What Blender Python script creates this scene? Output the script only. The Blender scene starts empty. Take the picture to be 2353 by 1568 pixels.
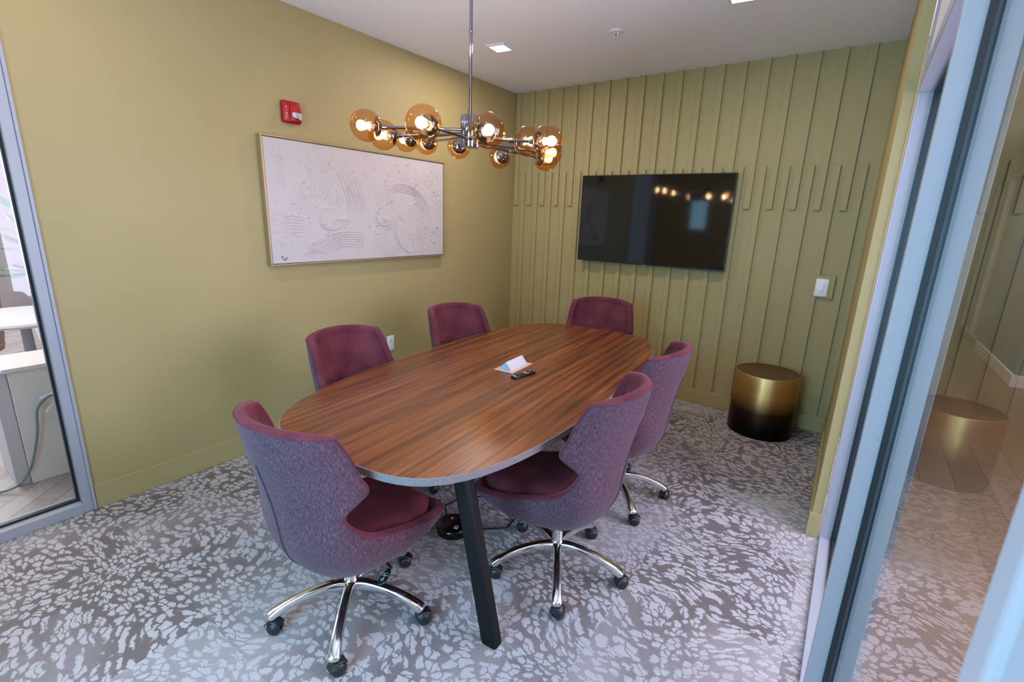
import bpy, bmesh, math, random
from mathutils import Vector, Matrix
random.seed(7)
PI = math.pi
SC = bpy.context.scene
COL = SC.collection

# ------------------------------------------------------------------ helpers
def lin(r, g, b, a=1.0):
    f = lambda v: (v / 255) / 12.92 if v / 255 <= 0.04045 else ((v / 255 + 0.055) / 1.055) ** 2.4
    return (f(r), f(g), f(b), a)

class Nodes:
    def __init__(s, name):
        s.m = bpy.data.materials.new(name); s.m.use_nodes = True
        s.t = s.m.node_tree; s.t.nodes.clear()
        s.out = s.n('ShaderNodeOutputMaterial')
    def n(s, typ, **kw):
        nd = s.t.nodes.new(typ)
        for k, v in kw.items():
            if k.startswith('i_'):
                nd.inputs[k[2:].replace('_', ' ')].default_value = v
            else:
                setattr(nd, k, v)
        return nd
    def l(s, a, ao, b, bi):
        s.t.links.new(a.outputs[ao], b.inputs[bi])
    def surf(s, nd, o=0):
        s.l(nd, o, s.out, 'Surface')
    def math(s, op, a, b=None, c=None):
        nd = s.n('ShaderNodeMath', operation=op)
        for i, v in enumerate((a, b, c)):
            if v is None: continue
            if isinstance(v, tuple): s.l(v[0], v[1], nd, i)
            else: nd.inputs[i].default_value = v
        return (nd, 0)
    def mix(s, fac, a, b):
        nd = s.n('ShaderNodeMix', data_type='RGBA')
        for k, v in ((0, fac), (6, a), (7, b)):
            if isinstance(v, tuple) and hasattr(v[0], 'outputs'): s.l(v[0], v[1], nd, k)
            else: nd.inputs[k].default_value = v
        return (nd, 2)
    def ramp(s, src, p):
        nd = s.n('ShaderNodeValToRGB'); e = nd.color_ramp.elements
        while len(e) < len(p): e.new(0.5)
        for el, (pos, colr) in zip(e, p):
            el.position = pos; el.color = colr
        s.l(src[0], src[1], nd, 0); return (nd, 0)

def bsdf(N, base, rough=0.5, metal=0.0, spec=0.5, **kw):
    b = N.n('ShaderNodeBsdfPrincipled')
    if isinstance(base, tuple) and hasattr(base[0], 'outputs'): N.l(base[0], base[1], b, 'Base Color')
    else: b.inputs['Base Color'].default_value = base
    if isinstance(rough, tuple): N.l(rough[0], rough[1], b, 'Roughness')
    else: b.inputs['Roughness'].default_value = rough
    b.inputs['Metallic'].default_value = metal
    b.inputs['Specular IOR Level'].default_value = spec
    for k, v in kw.items(): b.inputs[k.replace('_', ' ')].default_value = v
    N.surf(b); return b

def bump(N, b, src, strength=0.2, dist=0.01):
    bp = N.n('ShaderNodeBump'); bp.inputs['Strength'].default_value = strength; bp.inputs['Distance'].default_value = dist
    N.l(src[0], src[1], bp, 'Height'); N.l(bp, 0, b, 'Normal')

def plain(name, col, rough=0.5, metal=0.0, spec=0.5, noise=0.0, nscale=40, **kw):
    N = Nodes(name)
    if noise:
        tc = N.n('ShaderNodeTexCoord'); nz = N.n('ShaderNodeTexNoise'); nz.inputs['Scale'].default_value = nscale
        nz.inputs['Detail'].default_value = 4
        N.l(tc, 'Object', nz, 'Vector')
        d = tuple(c * (1 - noise) for c in col[:3]) + (1,)
        u = tuple(min(1, c * (1 + noise)) for c in col[:3]) + (1,)
        base = N.ramp((nz, 0), [(0.3, d), (0.7, u)])
    else: base = col
    bsdf(N, base, rough, metal, spec, **kw)
    return N.m

# ------------------------------------------------------------------ materials
def m_wall():
    N = Nodes('olive_paint'); tc = N.n('ShaderNodeTexCoord')
    nz = N.n('ShaderNodeTexNoise'); nz.inputs['Scale'].default_value = 220; nz.inputs['Detail'].default_value = 3
    n2 = N.n('ShaderNodeTexNoise'); n2.inputs['Scale'].default_value = 1.3
    N.l(tc, 'Object', nz, 'Vector'); N.l(tc, 'Object', n2, 'Vector')
    c = N.ramp((n2, 0), [(0.3, lin(*OLIVE_A)), (0.75, lin(*OLIVE_B))])
    b = bsdf(N, c, 0.55, 0, 0.35)
    bump(N, b, (nz, 0), 0.08, 0.004)
    return N.m
OLIVE_A = (163, 147, 99); OLIVE_B = (169, 153, 106)

def m_carpet():
    N = Nodes('spotted_carpet'); tc = N.n('ShaderNodeTexCoord')
    sep = N.n('ShaderNodeSeparateXYZ'); N.l(tc, 'Object', sep, 0)
    # carpet tiles 0.61 m square, each with its own piece of the pattern and its own tone
    fx = N.math('FLOOR', N.math('DIVIDE', (sep, 0), 0.61)); fy = N.math('FLOOR', N.math('DIVIDE', (sep, 1), 0.61))
    tv = N.n('ShaderNodeCombineXYZ'); N.l(fx[0], 0, tv, 0); N.l(fy[0], 0, tv, 1)
    wn = N.n('ShaderNodeTexWhiteNoise', noise_dimensions='3D'); N.l(tv, 0, wn, 'Vector')
    off = N.n('ShaderNodeVectorMath', operation='SCALE'); N.l(wn, 'Color', off, 0); off.inputs['Scale'].default_value = 3.0
    warp = N.n('ShaderNodeTexNoise'); warp.inputs['Scale'].default_value = 2.2; warp.inputs['Detail'].default_value = 1
    N.l(tc, 'Object', warp, 'Vector')
    wsub = N.n('ShaderNodeVectorMath', operation='SUBTRACT'); N.l(warp, 'Color', wsub, 0); wsub.inputs[1].default_value = (0.5, 0.5, 0.5)
    wsc = N.n('ShaderNodeVectorMath', operation='SCALE'); N.l(wsub, 0, wsc, 0); wsc.inputs['Scale'].default_value = 0.34
    w2 = N.n('ShaderNodeTexNoise'); w2.inputs['Scale'].default_value = 26; w2.inputs['Detail'].default_value = 2
    N.l(tc, 'Object', w2, 'Vector')
    w2s = N.n('ShaderNodeVectorMath', operation='SUBTRACT'); N.l(w2, 'Color', w2s, 0); w2s.inputs[1].default_value = (0.5, 0.5, 0.5)
    w2c = N.n('ShaderNodeVectorMath', operation='SCALE'); N.l(w2s, 0, w2c, 0); w2c.inputs['Scale'].default_value = 0.05
    a1 = N.n('ShaderNodeVectorMath', operation='ADD'); N.l(tc, 'Object', a1, 0); N.l(wsc, 0, a1, 1)
    a2 = N.n('ShaderNodeVectorMath', operation='ADD'); N.l(a1, 0, a2, 0); N.l(w2c, 0, a2, 1)
    a3 = N.n('ShaderNodeVectorMath', operation='ADD'); N.l(a2, 0, a3, 0); N.l(off, 0, a3, 1)
    mp = N.n('ShaderNodeMapping'); mp.inputs['Rotation'].default_value = (0, 0, math.radians(62)); mp.inputs['Scale'].default_value = (20, 34, 1)
    N.l(a3, 0, mp, 'Vector')
    vo = N.n('ShaderNodeTexVoronoi', feature='DISTANCE_TO_EDGE', voronoi_dimensions='2D'); vo.inputs['Scale'].default_value = 1.0
    N.l(mp, 0, vo, 'Vector')
    vc = N.n('ShaderNodeTexVoronoi', feature='F1', voronoi_dimensions='2D'); vc.inputs['Scale'].default_value = 1.0
    N.l(mp, 0, vc, 'Vector')
    cs = N.n('ShaderNodeSeparateColor'); N.l(vc, 'Color', cs, 0)
    # every cell holds one blob; blobs differ in size and the smallest leave only ground
    size = N.math('ADD', N.math('MULTIPLY', (cs, 0), 0.26), 0.33)
    yn = N.n('ShaderNodeTexNoise'); yn.inputs['Scale'].default_value = 170; yn.inputs['Detail'].default_value = 2; N.l(tc, 'Object', yn, 'Vector')
    blob = N.math('ADD', N.math('SUBTRACT', size, (vc, 'Distance')), N.math('MULTIPLY', N.math('SUBTRACT', (yn, 0), 0.45), 0.35))
    blob = N.ramp(blob, [(-0.0, (0, 0, 0, 1)), (0.12, (1, 1, 1, 1))])
    gap = N.ramp((vo, 'Distance'), [(0.03, (0, 0, 0, 1)), (0.10, (1, 1, 1, 1))])
    spotm = N.math('MULTIPLY', blob, gap)
    # large areas where the ground is woven paler, so the spots nearly vanish
    big = N.n('ShaderNodeTexNoise'); big.inputs['Scale'].default_value = 1.7; big.inputs['Detail'].default_value = 3
    N.l(a2, 0, big, 'Vector')
    bw = N.math('ADD', (big, 0), N.math('MULTIPLY', N.math('SUBTRACT', (wn, 'Value'), 0.5), 0.22))
    pale = N.ramp(bw, [(0.36, (0, 0, 0, 1)), (0.62, (1, 1, 1, 1))])
    yarn = N.n('ShaderNodeTexNoise'); yarn.inputs['Scale'].default_value = 420; yarn.inputs['Detail'].default_value = 2
    N.l(tc, 'Object', yarn, 'Vector')
    wave = N.n('ShaderNodeTexWave', wave_type='BANDS', bands_direction='DIAGONAL'); wave.inputs['Scale'].default_value = 70; wave.inputs['Distortion'].default_value = 2.0
    N.l(tc, 'Object', wave, 'Vector')
    gd = N.mix((yarn, 0), lin(78, 69, 67), lin(140, 130, 128))
    gp = N.mix((yarn, 0), lin(126, 119, 119), lin(186, 180, 181))
    ground = N.mix(pale, gd, gp)
    lt = N.mix((wave, 0), lin(166, 161, 162), lin(232, 229, 229))
    lt2 = N.mix((yarn, 0), lin(158, 154, 156), lt)
    fin = N.mix(spotm, ground, lt2)
    b = bsdf(N, fin, 0.95, 0, 0.1)
    h = N.math('ADD', N.math('MULTIPLY', spotm, 0.6), N.math('ADD', (yarn, 0), N.math('MULTIPLY', (wave, 0), 0.5)))
    bump(N, b, h, 0.5, 0.004)
    return N.m

def m_wood_table():
    N = Nodes('walnut_laminate'); tc = N.n('ShaderNodeTexCoord')
    mp = N.n('ShaderNodeMapping'); mp.inputs['Scale'].default_value = (34, 1.0, 1); N.l(tc, 'Object', mp, 0)
    n1 = N.n('ShaderNodeTexNoise'); n1.inputs['Scale'].default_value = 1.0; n1.inputs['Detail'].default_value = 5; n1.inputs['Roughness'].default_value = 0.6; n1.inputs['Distortion'].default_value = 0.15
    N.l(mp, 0, n1, 'Vector')
    mp2 = N.n('ShaderNodeMapping'); mp2.inputs['Scale'].default_value = (190, 4, 1); N.l(tc, 'Object', mp2, 0)
    n2 = N.n('ShaderNodeTexNoise'); n2.inputs['Scale'].default_value = 1.0; n2.inputs['Detail'].default_value = 3; N.l(mp2, 0, n2, 'Vector')
    f = N.math('ADD', N.math('MULTIPLY', (n1, 0), 0.72), N.math('MULTIPLY', (n2, 0), 0.28))
    c = N.ramp(f, [(0.32, lin(56, 29, 17)), (0.45, lin(94, 50, 26)), (0.56, lin(126, 70, 36)), (0.70, lin(158, 96, 52))])
    b = bsdf(N, c, 0.36, 0, 0.55)
    bump(N, b, f, 0.05, 0.002)
    return N.m

def m_heather():
    N = Nodes('heathered_plum_fabric'); tc = N.n('ShaderNodeTexCoord')
    mp = N.n('ShaderNodeMapping'); mp.inputs['Scale'].default_value = (560, 560, 60); N.l(tc, 'Object', mp, 0)
    n1 = N.n('ShaderNodeTexNoise'); n1.inputs['Scale'].default_value = 1; n1.inputs['Detail'].default_value = 2; N.l(mp, 0, n1, 'Vector')
    c = N.ramp((n1, 0), [(0.30, lin(56, 37, 48)), (0.5, lin(78, 54, 66)), (0.70, lin(110, 86, 98))])
    b = bsdf(N, c, 0.9, 0, 0.15); b.inputs['Sheen Weight'].default_value = 0.12; b.inputs['Sheen Roughness'].default_value = 0.5
    bump(N, b, (n1, 0), 0.25, 0.002)
    return N.m

def m_plush():
    N = Nodes('plush_plum_fabric'); tc = N.n('ShaderNodeTexCoord')
    n1 = N.n('ShaderNodeTexNoise'); n1.inputs['Scale'].default_value = 9; n1.inputs['Detail'].default_value = 4; N.l(tc, 'Object', n1, 'Vector')
    n2 = N.n('ShaderNodeTexNoise'); n2.inputs['Scale'].default_value = 420; N.l(tc, 'Object', n2, 'Vector')
    f = N.math('ADD', N.math('MULTIPLY', (n1, 0), 0.6), N.math('MULTIPLY', (n2, 0), 0.4))
    c = N.ramp(f, [(0.35, lin(76, 33, 42)), (0.65, lin(112, 56, 66))])
    b = bsdf(N, c, 0.85, 0, 0.15); b.inputs['Sheen Weight'].default_value = 0.3; b.inputs['Sheen Roughness'].default_value = 0.4
    b.inputs['Sheen Tint'].default_value = lin(214, 150, 170)
    bump(N, b, (n2, 0), 0.2, 0.002)
    return N.m

def m_glass(name, tint=(0.94, 0.96, 0.96, 1), boost=1.0):
    N = Nodes(name)
    fr = N.n('ShaderNodeFresnel'); fr.inputs['IOR'].default_value = 1.5
    tw = N.math('DIVIDE', N.math('MULTIPLY', (fr, 0), 2.0 * boost), N.math('ADD', (fr, 0), 1.0))
    geo = N.n('ShaderNodeNewGeometry')
    fac = N.math('MULTIPLY', tw, N.math('SUBTRACT', 1.0, (geo, 'Backfacing')))
    fac[0].use_clamp = True
    t = N.n('ShaderNodeBsdfTransparent'); t.inputs[0].default_value = tint
    g = N.n('ShaderNodeBsdfGlossy'); g.inputs['Roughness'].default_value = 0.0
    mx = N.n('ShaderNodeMixShader'); N.l(fac[0], 0, mx, 0); N.l(t, 0, mx, 1); N.l(g, 0, mx, 2)
    N.surf(mx); return N.m

def m_amber():
    N = Nodes('amber_glass')
    fr = N.n('ShaderNodeLayerWeight'); fr.inputs['Blend'].default_value = 0.35
    # thin blown glass: the rim of the ball is looked through at a slant, so it filters more
    col = N.ramp((fr, 'Facing'), [(0.0, (0.95, 0.75, 0.52, 1)), (0.7, (0.92, 0.62, 0.35, 1)), (1.0, (0.80, 0.44, 0.18, 1))])
    t = N.n('ShaderNodeBsdfTransparent'); N.l(col[0], 0, t, 0)
    g = N.n('ShaderNodeBsdfGlossy'); g.inputs['Roughness'].default_value = 0.02; g.inputs['Color'].default_value = (1, 0.86, 0.7, 1)
    f2 = N.n('ShaderNodeFresnel'); f2.inputs['IOR'].default_value = 1.5
    geo = N.n('ShaderNodeNewGeometry')
    fac = N.math('MULTIPLY', N.math('MULTIPLY', (f2, 0), 1.3), N.math('SUBTRACT', 1.0, (geo, 'Backfacing'))); fac[0].use_clamp = True
    fac = N.math('ADD', fac, N.math('MULTIPLY', (geo, 'Backfacing'), 0.06))
    mx = N.n('ShaderNodeMixShader'); N.l(fac[0], 0, mx, 0); N.l(t, 0, mx, 1); N.l(g, 0, mx, 2)
    N.surf(mx); return N.m

def m_emit(name, col, st):
    N = Nodes(name); e = N.n('ShaderNodeEmission'); e.inputs[0].default_value = col; e.inputs[1].default_value = st
    N.surf(e); return N.m

def m_canvas():
    N = Nodes('white_impasto'); tc = N.n('ShaderNodeTexCoord')
    n0 = N.n('ShaderNodeTexNoise'); n0.inputs['Scale'].default_value = 7; n0.inputs['Detail'].default_value = 6; N.l(tc, 'Object', n0, 'Vector')
    n1 = N.n('ShaderNodeTexNoise'); n1.inputs['Scale'].default_value = 46; n1.inputs['Detail'].default_value = 3; N.l(tc, 'Object', n1, 'Vector')
    msk = N.ramp((n0, 0), [(0.48, (0, 0, 0, 1)), (0.62, (1, 1, 1, 1))])
    h = N.math('MULTIPLY', N.ramp((n1, 0), [(0.5, (0, 0, 0, 1)), (0.6, (1, 1, 1, 1))]), msk)
    n2 = N.n('ShaderNodeTexNoise'); n2.inputs['Scale'].default_value = 260; N.l(tc, 'Object', n2, 'Vector')
    hh = N.math('ADD', h, N.math('MULTIPLY', (n2, 0), 0.15))
    b = bsdf(N, lin(192, 182, 180), 0.6, 0, 0.3)
    bump(N, b, hh, 0.45, 0.009)
    return N.m

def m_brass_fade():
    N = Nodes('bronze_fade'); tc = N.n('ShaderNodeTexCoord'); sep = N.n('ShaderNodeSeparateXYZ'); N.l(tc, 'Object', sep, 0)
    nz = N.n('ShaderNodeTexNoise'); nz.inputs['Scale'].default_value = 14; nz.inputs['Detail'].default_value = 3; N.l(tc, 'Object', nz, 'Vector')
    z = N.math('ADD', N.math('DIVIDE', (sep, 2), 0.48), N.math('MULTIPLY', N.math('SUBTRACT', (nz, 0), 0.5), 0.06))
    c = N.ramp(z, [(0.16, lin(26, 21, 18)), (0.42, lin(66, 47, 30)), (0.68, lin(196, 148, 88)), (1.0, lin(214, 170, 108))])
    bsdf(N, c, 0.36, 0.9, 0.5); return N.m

def m_plank(name, c1, c2, sx, sy, herring=False):
    N = Nodes(name); tc = N.n('ShaderNodeTexCoord')
    mp = N.n('ShaderNodeMapping'); mp.inputs['Rotation'].default_value = (0, 0, math.radians(45 if herring else 90)); N.l(tc, 'Object', mp, 0)
    br = N.n('ShaderNodeTexBrick'); br.inputs['Scale'].default_value = 1; br.inputs['Brick Width'].default_value = sx; br.inputs['Row Height'].default_value = sy
    br.inputs['Mortar Size'].default_value = 0.003; br.inputs['Color1'].default_value = c1; br.inputs['Color2'].default_value = c2
    br.inputs['Mortar'].default_value = tuple(v * 0.45 for v in c1[:3]) + (1,)
    N.l(mp, 0, br, 'Vector')
    m2 = N.n('ShaderNodeMapping'); m2.inputs['Rotation'].default_value = (0, 0, math.radians(45 if herring else 90)); m2.inputs['Scale'].default_value = (3, 40, 1); N.l(tc, 'Object', m2, 0)
    nz = N.n('ShaderNodeTexNoise'); nz.inputs['Scale'].default_value = 1; nz.inputs['Detail'].default_value = 4; N.l(m2, 0, nz, 'Vector')
    d = N.mix((nz, 0), (0.72, 0.72, 0.72, 1), (1.12, 1.12, 1.12, 1))
    mu = N.n('ShaderNodeMix', data_type='RGBA', blend_type='MULTIPLY'); mu.inputs[0].default_value = 1; N.l(br, 0, mu, 6); N.l(d[0], 2, mu, 7)
    bsdf(N, (mu, 2), 0.4, 0, 0.5); return N.m

WALL = m_wall(); CARPET = m_carpet(); TABLEWOOD = m_wood_table(); HEATHER = m_heather(); PLUSH = m_plush()
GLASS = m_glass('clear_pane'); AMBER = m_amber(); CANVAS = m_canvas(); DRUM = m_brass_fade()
CEIL = plain('ceiling_white', lin(246, 241, 246), 0.8, 0, 0.2, 0.02, 90)
WHITEFRAME = plain('satin_white_metal', lin(158, 160, 168), 0.38, 0.0, 0.5)
GASKET = plain('black_gasket', lin(24, 34, 40), 0.35)
EDGEBAND = plain('grey_edge_band', lin(118, 111, 112), 0.45, 0, 0.5, 0.12, 120)
BLACKMETAL = plain('black_powder_coat', lin(8, 8, 9), 0.5, 0.0, 0.25)
CHROME = plain('polished_aluminium', (0.80, 0.80, 0.81, 1), 0.10, 1.0)
SMOKE = plain('black_chrome', (0.34, 0.29, 0.29, 1), 0.08, 1.0)
RUBBER = plain('black_nylon', lin(26, 28, 30), 0.4)
SCREEN = plain('screen_glass', lin(7, 9, 10), 0.06, 0, 0.6)
BEZEL = plain('dark_bezel', lin(28, 24, 24), 0.3)
ARTFRAME = plain('champagne_frame', lin(186, 160, 120), 0.35, 0.6)
RED = plain('red_plastic', lin(170, 6, 14), 0.3)
LENS = plain('strobe_lens', lin(226, 222, 228), 0.08, 0.55)
WHITEPL = plain('white_plastic', lin(236, 230, 234), 0.35)
DARKSLOT = plain('dark_slot', lin(40, 36, 36), 0.5)
PINKWHITE = plain('white_letter', lin(246, 214, 220), 0.5)
INK = plain('ink', lin(60, 64, 74), 0.6)
LEVERMARK = plain('lever_mark', lin(150, 215, 225), 0.5)
BULB = m_emit('lit_bulb', (1.0, 0.80, 0.52, 1), 14)
DIFF = m_emit('lit_diffuser', (1.0, 0.90, 0.80, 1), 5)
POWERPL = plain('brushed_nickel', lin(214, 190, 176), 0.4, 0.35)
HOODPL = plain('pale_grey_hood', lin(204, 200, 206), 0.4)
HOODEND = plain('blue_lit_end', lin(150, 195, 220), 0.4)  # blue daylight on the box ends, painted into the housing colour
HERRING = m_plank('pale_oak_planks', lin(176, 166, 160), lin(152, 142, 138), 0.62, 0.11, True)
CORRWOOD = m_plank('brown_oak_planks', lin(126, 100, 78), lin(108, 84, 64), 1.4, 0.18)
LOBBYWALL = plain('lobby_plaster', lin(200, 190, 190), 0.8)
CABINET = plain('white_cabinet', lin(226, 216, 212), 0.5)
GREYBLUE = plain('slate_wall_paint', lin(120, 128, 138), 0.7)
TAUPE = plain('taupe_wall_paint', lin(158, 136, 116), 0.7)
CORD = plain('grey_cord', lin(110, 128, 138), 0.5)
ROSE = plain('rose_upholstery', lin(196, 158, 150), 0.8)
LEAF = plain('plant_leaf', lin(70, 138, 70), 0.5)
STONE = plain('table_white', lin(214, 214, 218), 0.4)
DARKWOOD = plain('dark_walnut', lin(80, 60, 54), 0.5)

def new_obj(name, bm, mats, parent=None, loc=(0, 0, 0), smooth=False, rot=None):
    me = bpy.data.meshes.new(name)
    bmesh.ops.recalc_face_normals(bm, faces=bm.faces)
    bm.to_mesh(me); bm.free()
    for m in (mats if isinstance(mats, (list, tuple)) else [mats]): me.materials.append(m)
    if smooth:
        for p in me.polygons: p.use_smooth = True
        if smooth != 'all':
            me.set_sharp_from_angle(angle=math.radians(40))
    o = bpy.data.objects.new(name, me); COL.objects.link(o); o.location = loc
    if rot: o.rotation_euler = rot
    if parent is not None: o.parent = parent
    return o

def thing(name, label, cat, loc=(0, 0, 0), rz=0.0, group=None):
    o = bpy.data.objects.new(name, None); COL.objects.link(o); o.empty_display_size = 0.1
    o.location = loc; o.rotation_euler = (0, 0, rz); tag(o, label, cat, group); return o
def tag(o, label, cat, group=None):
    o['label'] = label; o['category'] = cat
    if group: o['group'] = group
    return o
def struct(o): o['kind'] = 'structure'; return o

def box(bm, a, b, bev=0.0, seg=2, mi=0, mat=None):
    x0, y0, z0 = a; x1, y1, z1 = b
    vs = [bm.verts.new(p) for p in [(x0, y0, z0), (x1, y0, z0), (x1, y1, z0), (x0, y1, z0), (x0, y0, z1), (x1, y0, z1), (x1, y1, z1), (x0, y1, z1)]]
    fs = [bm.faces.new([vs[i] for i in f]) for f in [(3, 2, 1, 0), (4, 5, 6, 7), (0, 1, 5, 4), (1, 2, 6, 5), (2, 3, 7, 6), (3, 0, 4, 7)]]
    for f in fs: f.material_index = mi
    if mat is not None: bmesh.ops.transform(bm, matrix=mat, verts=vs)
    if bev > 0:
        es = list({e for f in fs for e in f.edges})
        r = bmesh.ops.bevel(bm, geom=es, offset=bev, segments=seg, profile=0.5, affect='EDGES')
        for f in r['faces']: f.material_index = mi
    return vs
def B(a, b, bev=0.0, seg=2, mi=0):
    bm = bmesh.new(); box(bm, a, b, bev, seg, mi); return bm

def frame_z(d):
    d = Vector(d).normalized(); up = Vector((0, 0, 1)) if abs(d.z) < 0.95 else Vector((1, 0, 0))
    x = up.cross(d).normalized(); return x, d.cross(x)

def tube(bm, pts, r, seg=12, cap=True, mi=0):
    pts = [Vector(p) for p in pts]; n = len(pts); rs = r if isinstance(r, (list, tuple)) else [r] * n
    rings = []; px = None
    for i, p in enumerate(pts):
        d = (pts[min(i + 1, n - 1)] - pts[max(i - 1, 0)]).normalized()
        if px is None: x, y = frame_z(d)
        else:
            x = (px - d * px.dot(d)).normalized(); y = d.cross(x)
        px = x
        rings.append([bm.verts.new(p + (x * math.cos(a) + y * math.sin(a)) * rs[i]) for a in [2 * PI * k / seg for k in range(seg)]])
    for a, b in zip(rings, rings[1:]):
        for k in range(seg):
            f = bm.faces.new([a[k], a[(k + 1) % seg], b[(k + 1) % seg], b[k]]); f.material_index = mi
    if cap:
        for rg in (rings[0][::-1], rings[-1]): bm.faces.new(rg).material_index = mi

def lathe(bm, prof, seg=32, M=None, mi=0, closed=False):
    """prof: list of (r, z); r==0 makes a pole."""
    rings = []; allv = []
    for r, z in prof:
        if r <= 1e-6: rg = [bm.verts.new((0, 0, z))]
        else: rg = [bm.verts.new((r * math.cos(2 * PI * k / seg), r * math.sin(2 * PI * k / seg), z)) for k in range(seg)]
        rings.append(rg); allv += rg
    for a, b in zip(rings, rings[1:]):
        for k in range(seg):
            q = (k + 1) % seg
            if len(a) == 1 and len(b) == 1: continue
            if len(a) == 1: f = bm.faces.new([a[0], b[k], b[q]])
            elif len(b) == 1: f = bm.faces.new([a[k], b[0], a[q]])
            else: f = bm.faces.new([a[k], a[q], b[q], b[k]])
            f.material_index = mi
    if M is not None: bmesh.ops.transform(bm, matrix=M, verts=allv)
    return allv

def align(p, d):
    x, y = frame_z(d); z = Vector(d).normalized()
    return Matrix.Translation(Vector(p)) @ Matrix((x, y, z)).transposed().to_4x4()

def sphere_prof(r, z0=0, a0=-90, a1=90, n=16):
    out = []
    for i in range(n + 1):
        a = math.radians(a0 + (a1 - a0) * i / n); out.append((max(0, r * math.cos(a)), z0 + r * math.sin(a)))
    return out

def catmull(keys, n):
    """keys: list of equal-length tuples -> n interpolated rows."""
    K = len(keys); out = []
    for i in range(n):
        u = i / (n - 1) * (K - 1); k = min(int(u), K - 2); t = u - k
        p0, p1, p2, p3 = keys[max(k - 1, 0)], keys[k], keys[k + 1], keys[min(k + 2, K - 1)]
        out.append(tuple(0.5 * (2 * b + (c - a) * t + (2 * a - 5 * b + 4 * c - d) * t * t + (3 * b - 3 * c + d - a) * t ** 3) for a, b, c, d in zip(p0, p1, p2, p3)))
    return out

def text_mesh(txt, size, depth=0.001, spacing=1.0):
    cu = bpy.data.curves.new('txt', 'FONT'); cu.body = txt; cu.size = size; cu.extrude = depth; cu.align_x = 'CENTER'; cu.align_y = 'CENTER'; cu.space_line = spacing
    o = bpy.data.objects.new('txt', cu); COL.objects.link(o)
    dg = bpy.context.evaluated_depsgraph_get(); me = bpy.data.meshes.new_from_object(o.evaluated_get(dg))
    bm = bmesh.new(); bm.from_mesh(me); bpy.data.objects.remove(o); bpy.data.curves.remove(cu); bpy.data.meshes.remove(me); return bm

# ------------------------------------------------------------------ room sizes
H = 2.74; XR = 3.046; XG = 3.175; YJ = -1.55; YL = -3.68; YF = -5.0; YM = -2.70; YN = -3.885; XF0 = 3.112; XF1 = 3.24

# floor and ceiling
struct(new_obj('floor', B((-0.06, YF, -0.05), (3.24, 0.0, 0.0)), CARPET))
struct(new_obj('ceiling', B((-0.12, YF, H), (3.24, 0.12, H + 0.08)), CEIL))
# left wall (solid part) with its baseboard
struct(new_obj('wall_left', B((-0.12, YL, 0), (0, 0.12, H)), WALL))
bm = bmesh.new(); box(bm, (0.0, YL + 0.002, 0.0), (0.014, -0.015, 0.132), 0.003)
struct(new_obj('baseboard_left', bm, WALL))
# back wall with its two interlaced rows of battens and the pad behind the switch
bm = bmesh.new(); box(bm, (0.0, 0.0, 0), (XR + 0.12, 0.12, H))
for k in range(19):
    xr = 0.0662 + 0.1576 * k
    if xr - 0.045 > 2.96: break
    box(bm, (xr - 0.045, -0.019, 1.678), (xr, 0.001, H - 0.0005), 0.0015, 1)
for k in range(19):
    xr = 0.1468 + 0.1574 * k
    box(bm, (xr - 0.042, -0.019, 0.131), (min(xr, XR - 0.05), 0.001, 1.990), 0.0015, 1)
box(bm, (2.795, -0.021, 1.048), (2.925, 0.001, 1.214), 0.0015, 1)
struct(new_obj('wall_back', bm, WALL))
bm = bmesh.new(); box(bm, (0.016, -0.022, 0.0), (XR - 0.001, 0.001, 0.132), 0.003)
struct(new_obj('baseboard_back', bm, WALL))
# short right wall, its end facing the room
XE = 3.061
bm = bmesh.new()
vs = box(bm, (XR, YJ, 0), (XF0 - 0.009, 0.0, H))
for v in vs:
    if v.co.x < XR + 0.001 and v.co.y < YJ + 0.001: v.co.x = XE
struct(new_obj('wall_right', bm, WALL))
bm = bmesh.new()
vs = box(bm, (XR - 0.012, YJ + 0.0015, 0.0), (XR + 0.001, -0.023, 0.132))
for v in vs:
    if v.co.y < -1: v.co.x += XE - XR
box(bm, (XE - 0.012, YJ - 0.014, 0.0), (XF0 - 0.006, YJ + 0.001, 0.132), 0.003)
struct(new_obj('baseboard_right', bm, WALL))
# front wall behind the camera: a glazed front with a solid panel
bm = bmesh.new()
box(bm, (-0.12, YF - 0.1, 0), (0.60, YF, H)); box(bm, (0.60, YF - 0.1, 0), (0.90, YF, 1.44)); box(bm, (0.60, YF - 0.1, 1.95), (0.90, YF, H)); box(bm, (0.90, YF - 0.1, 0), (1.40, YF, H))
box(bm, (2.70, YF - 0.1, 0), (3.3, YF, H)); box(bm, (1.40, YF - 0.1, 2.45), (2.70, YF, H))
struct(new_obj('wall_front', bm, WALL))
fw = struct(new_obj('window_4', B((1.40, YF - 0.08, 0.0), (1.45, YF - 0.02, 2.45), 0.003), WHITEFRAME))
for nm, a, b in (('mullion', (2.03, YF - 0.08, 0.05), (2.08, YF - 0.02, 2.39)), ('frame', (2.65, YF - 0.08, 0.0), (2.70, YF - 0.02, 2.45)), ('rail', (1.45, YF - 0.08, 0.0), (2.65, YF - 0.02, 0.05)), ('rail', (1.45, YF - 0.08, 2.39), (2.65, YF - 0.02, 2.45))):
    new_obj(nm, B(a, b, 0.002), WHITEFRAME, fw)
new_obj('pane', B((1.45, YF - 0.055, 0.05), (2.65, YF - 0.047, 2.39)), GLASS, fw)
f6 = struct(new_obj('window_6', B((0.60, YF - 0.08, 1.44), (0.90, YF - 0.02, 1.46), 0.003), WHITEFRAME))
new_obj('pane', B((0.60, YF - 0.055, 1.46), (0.90, YF - 0.047, 1.95)), GLASS, f6)

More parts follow.
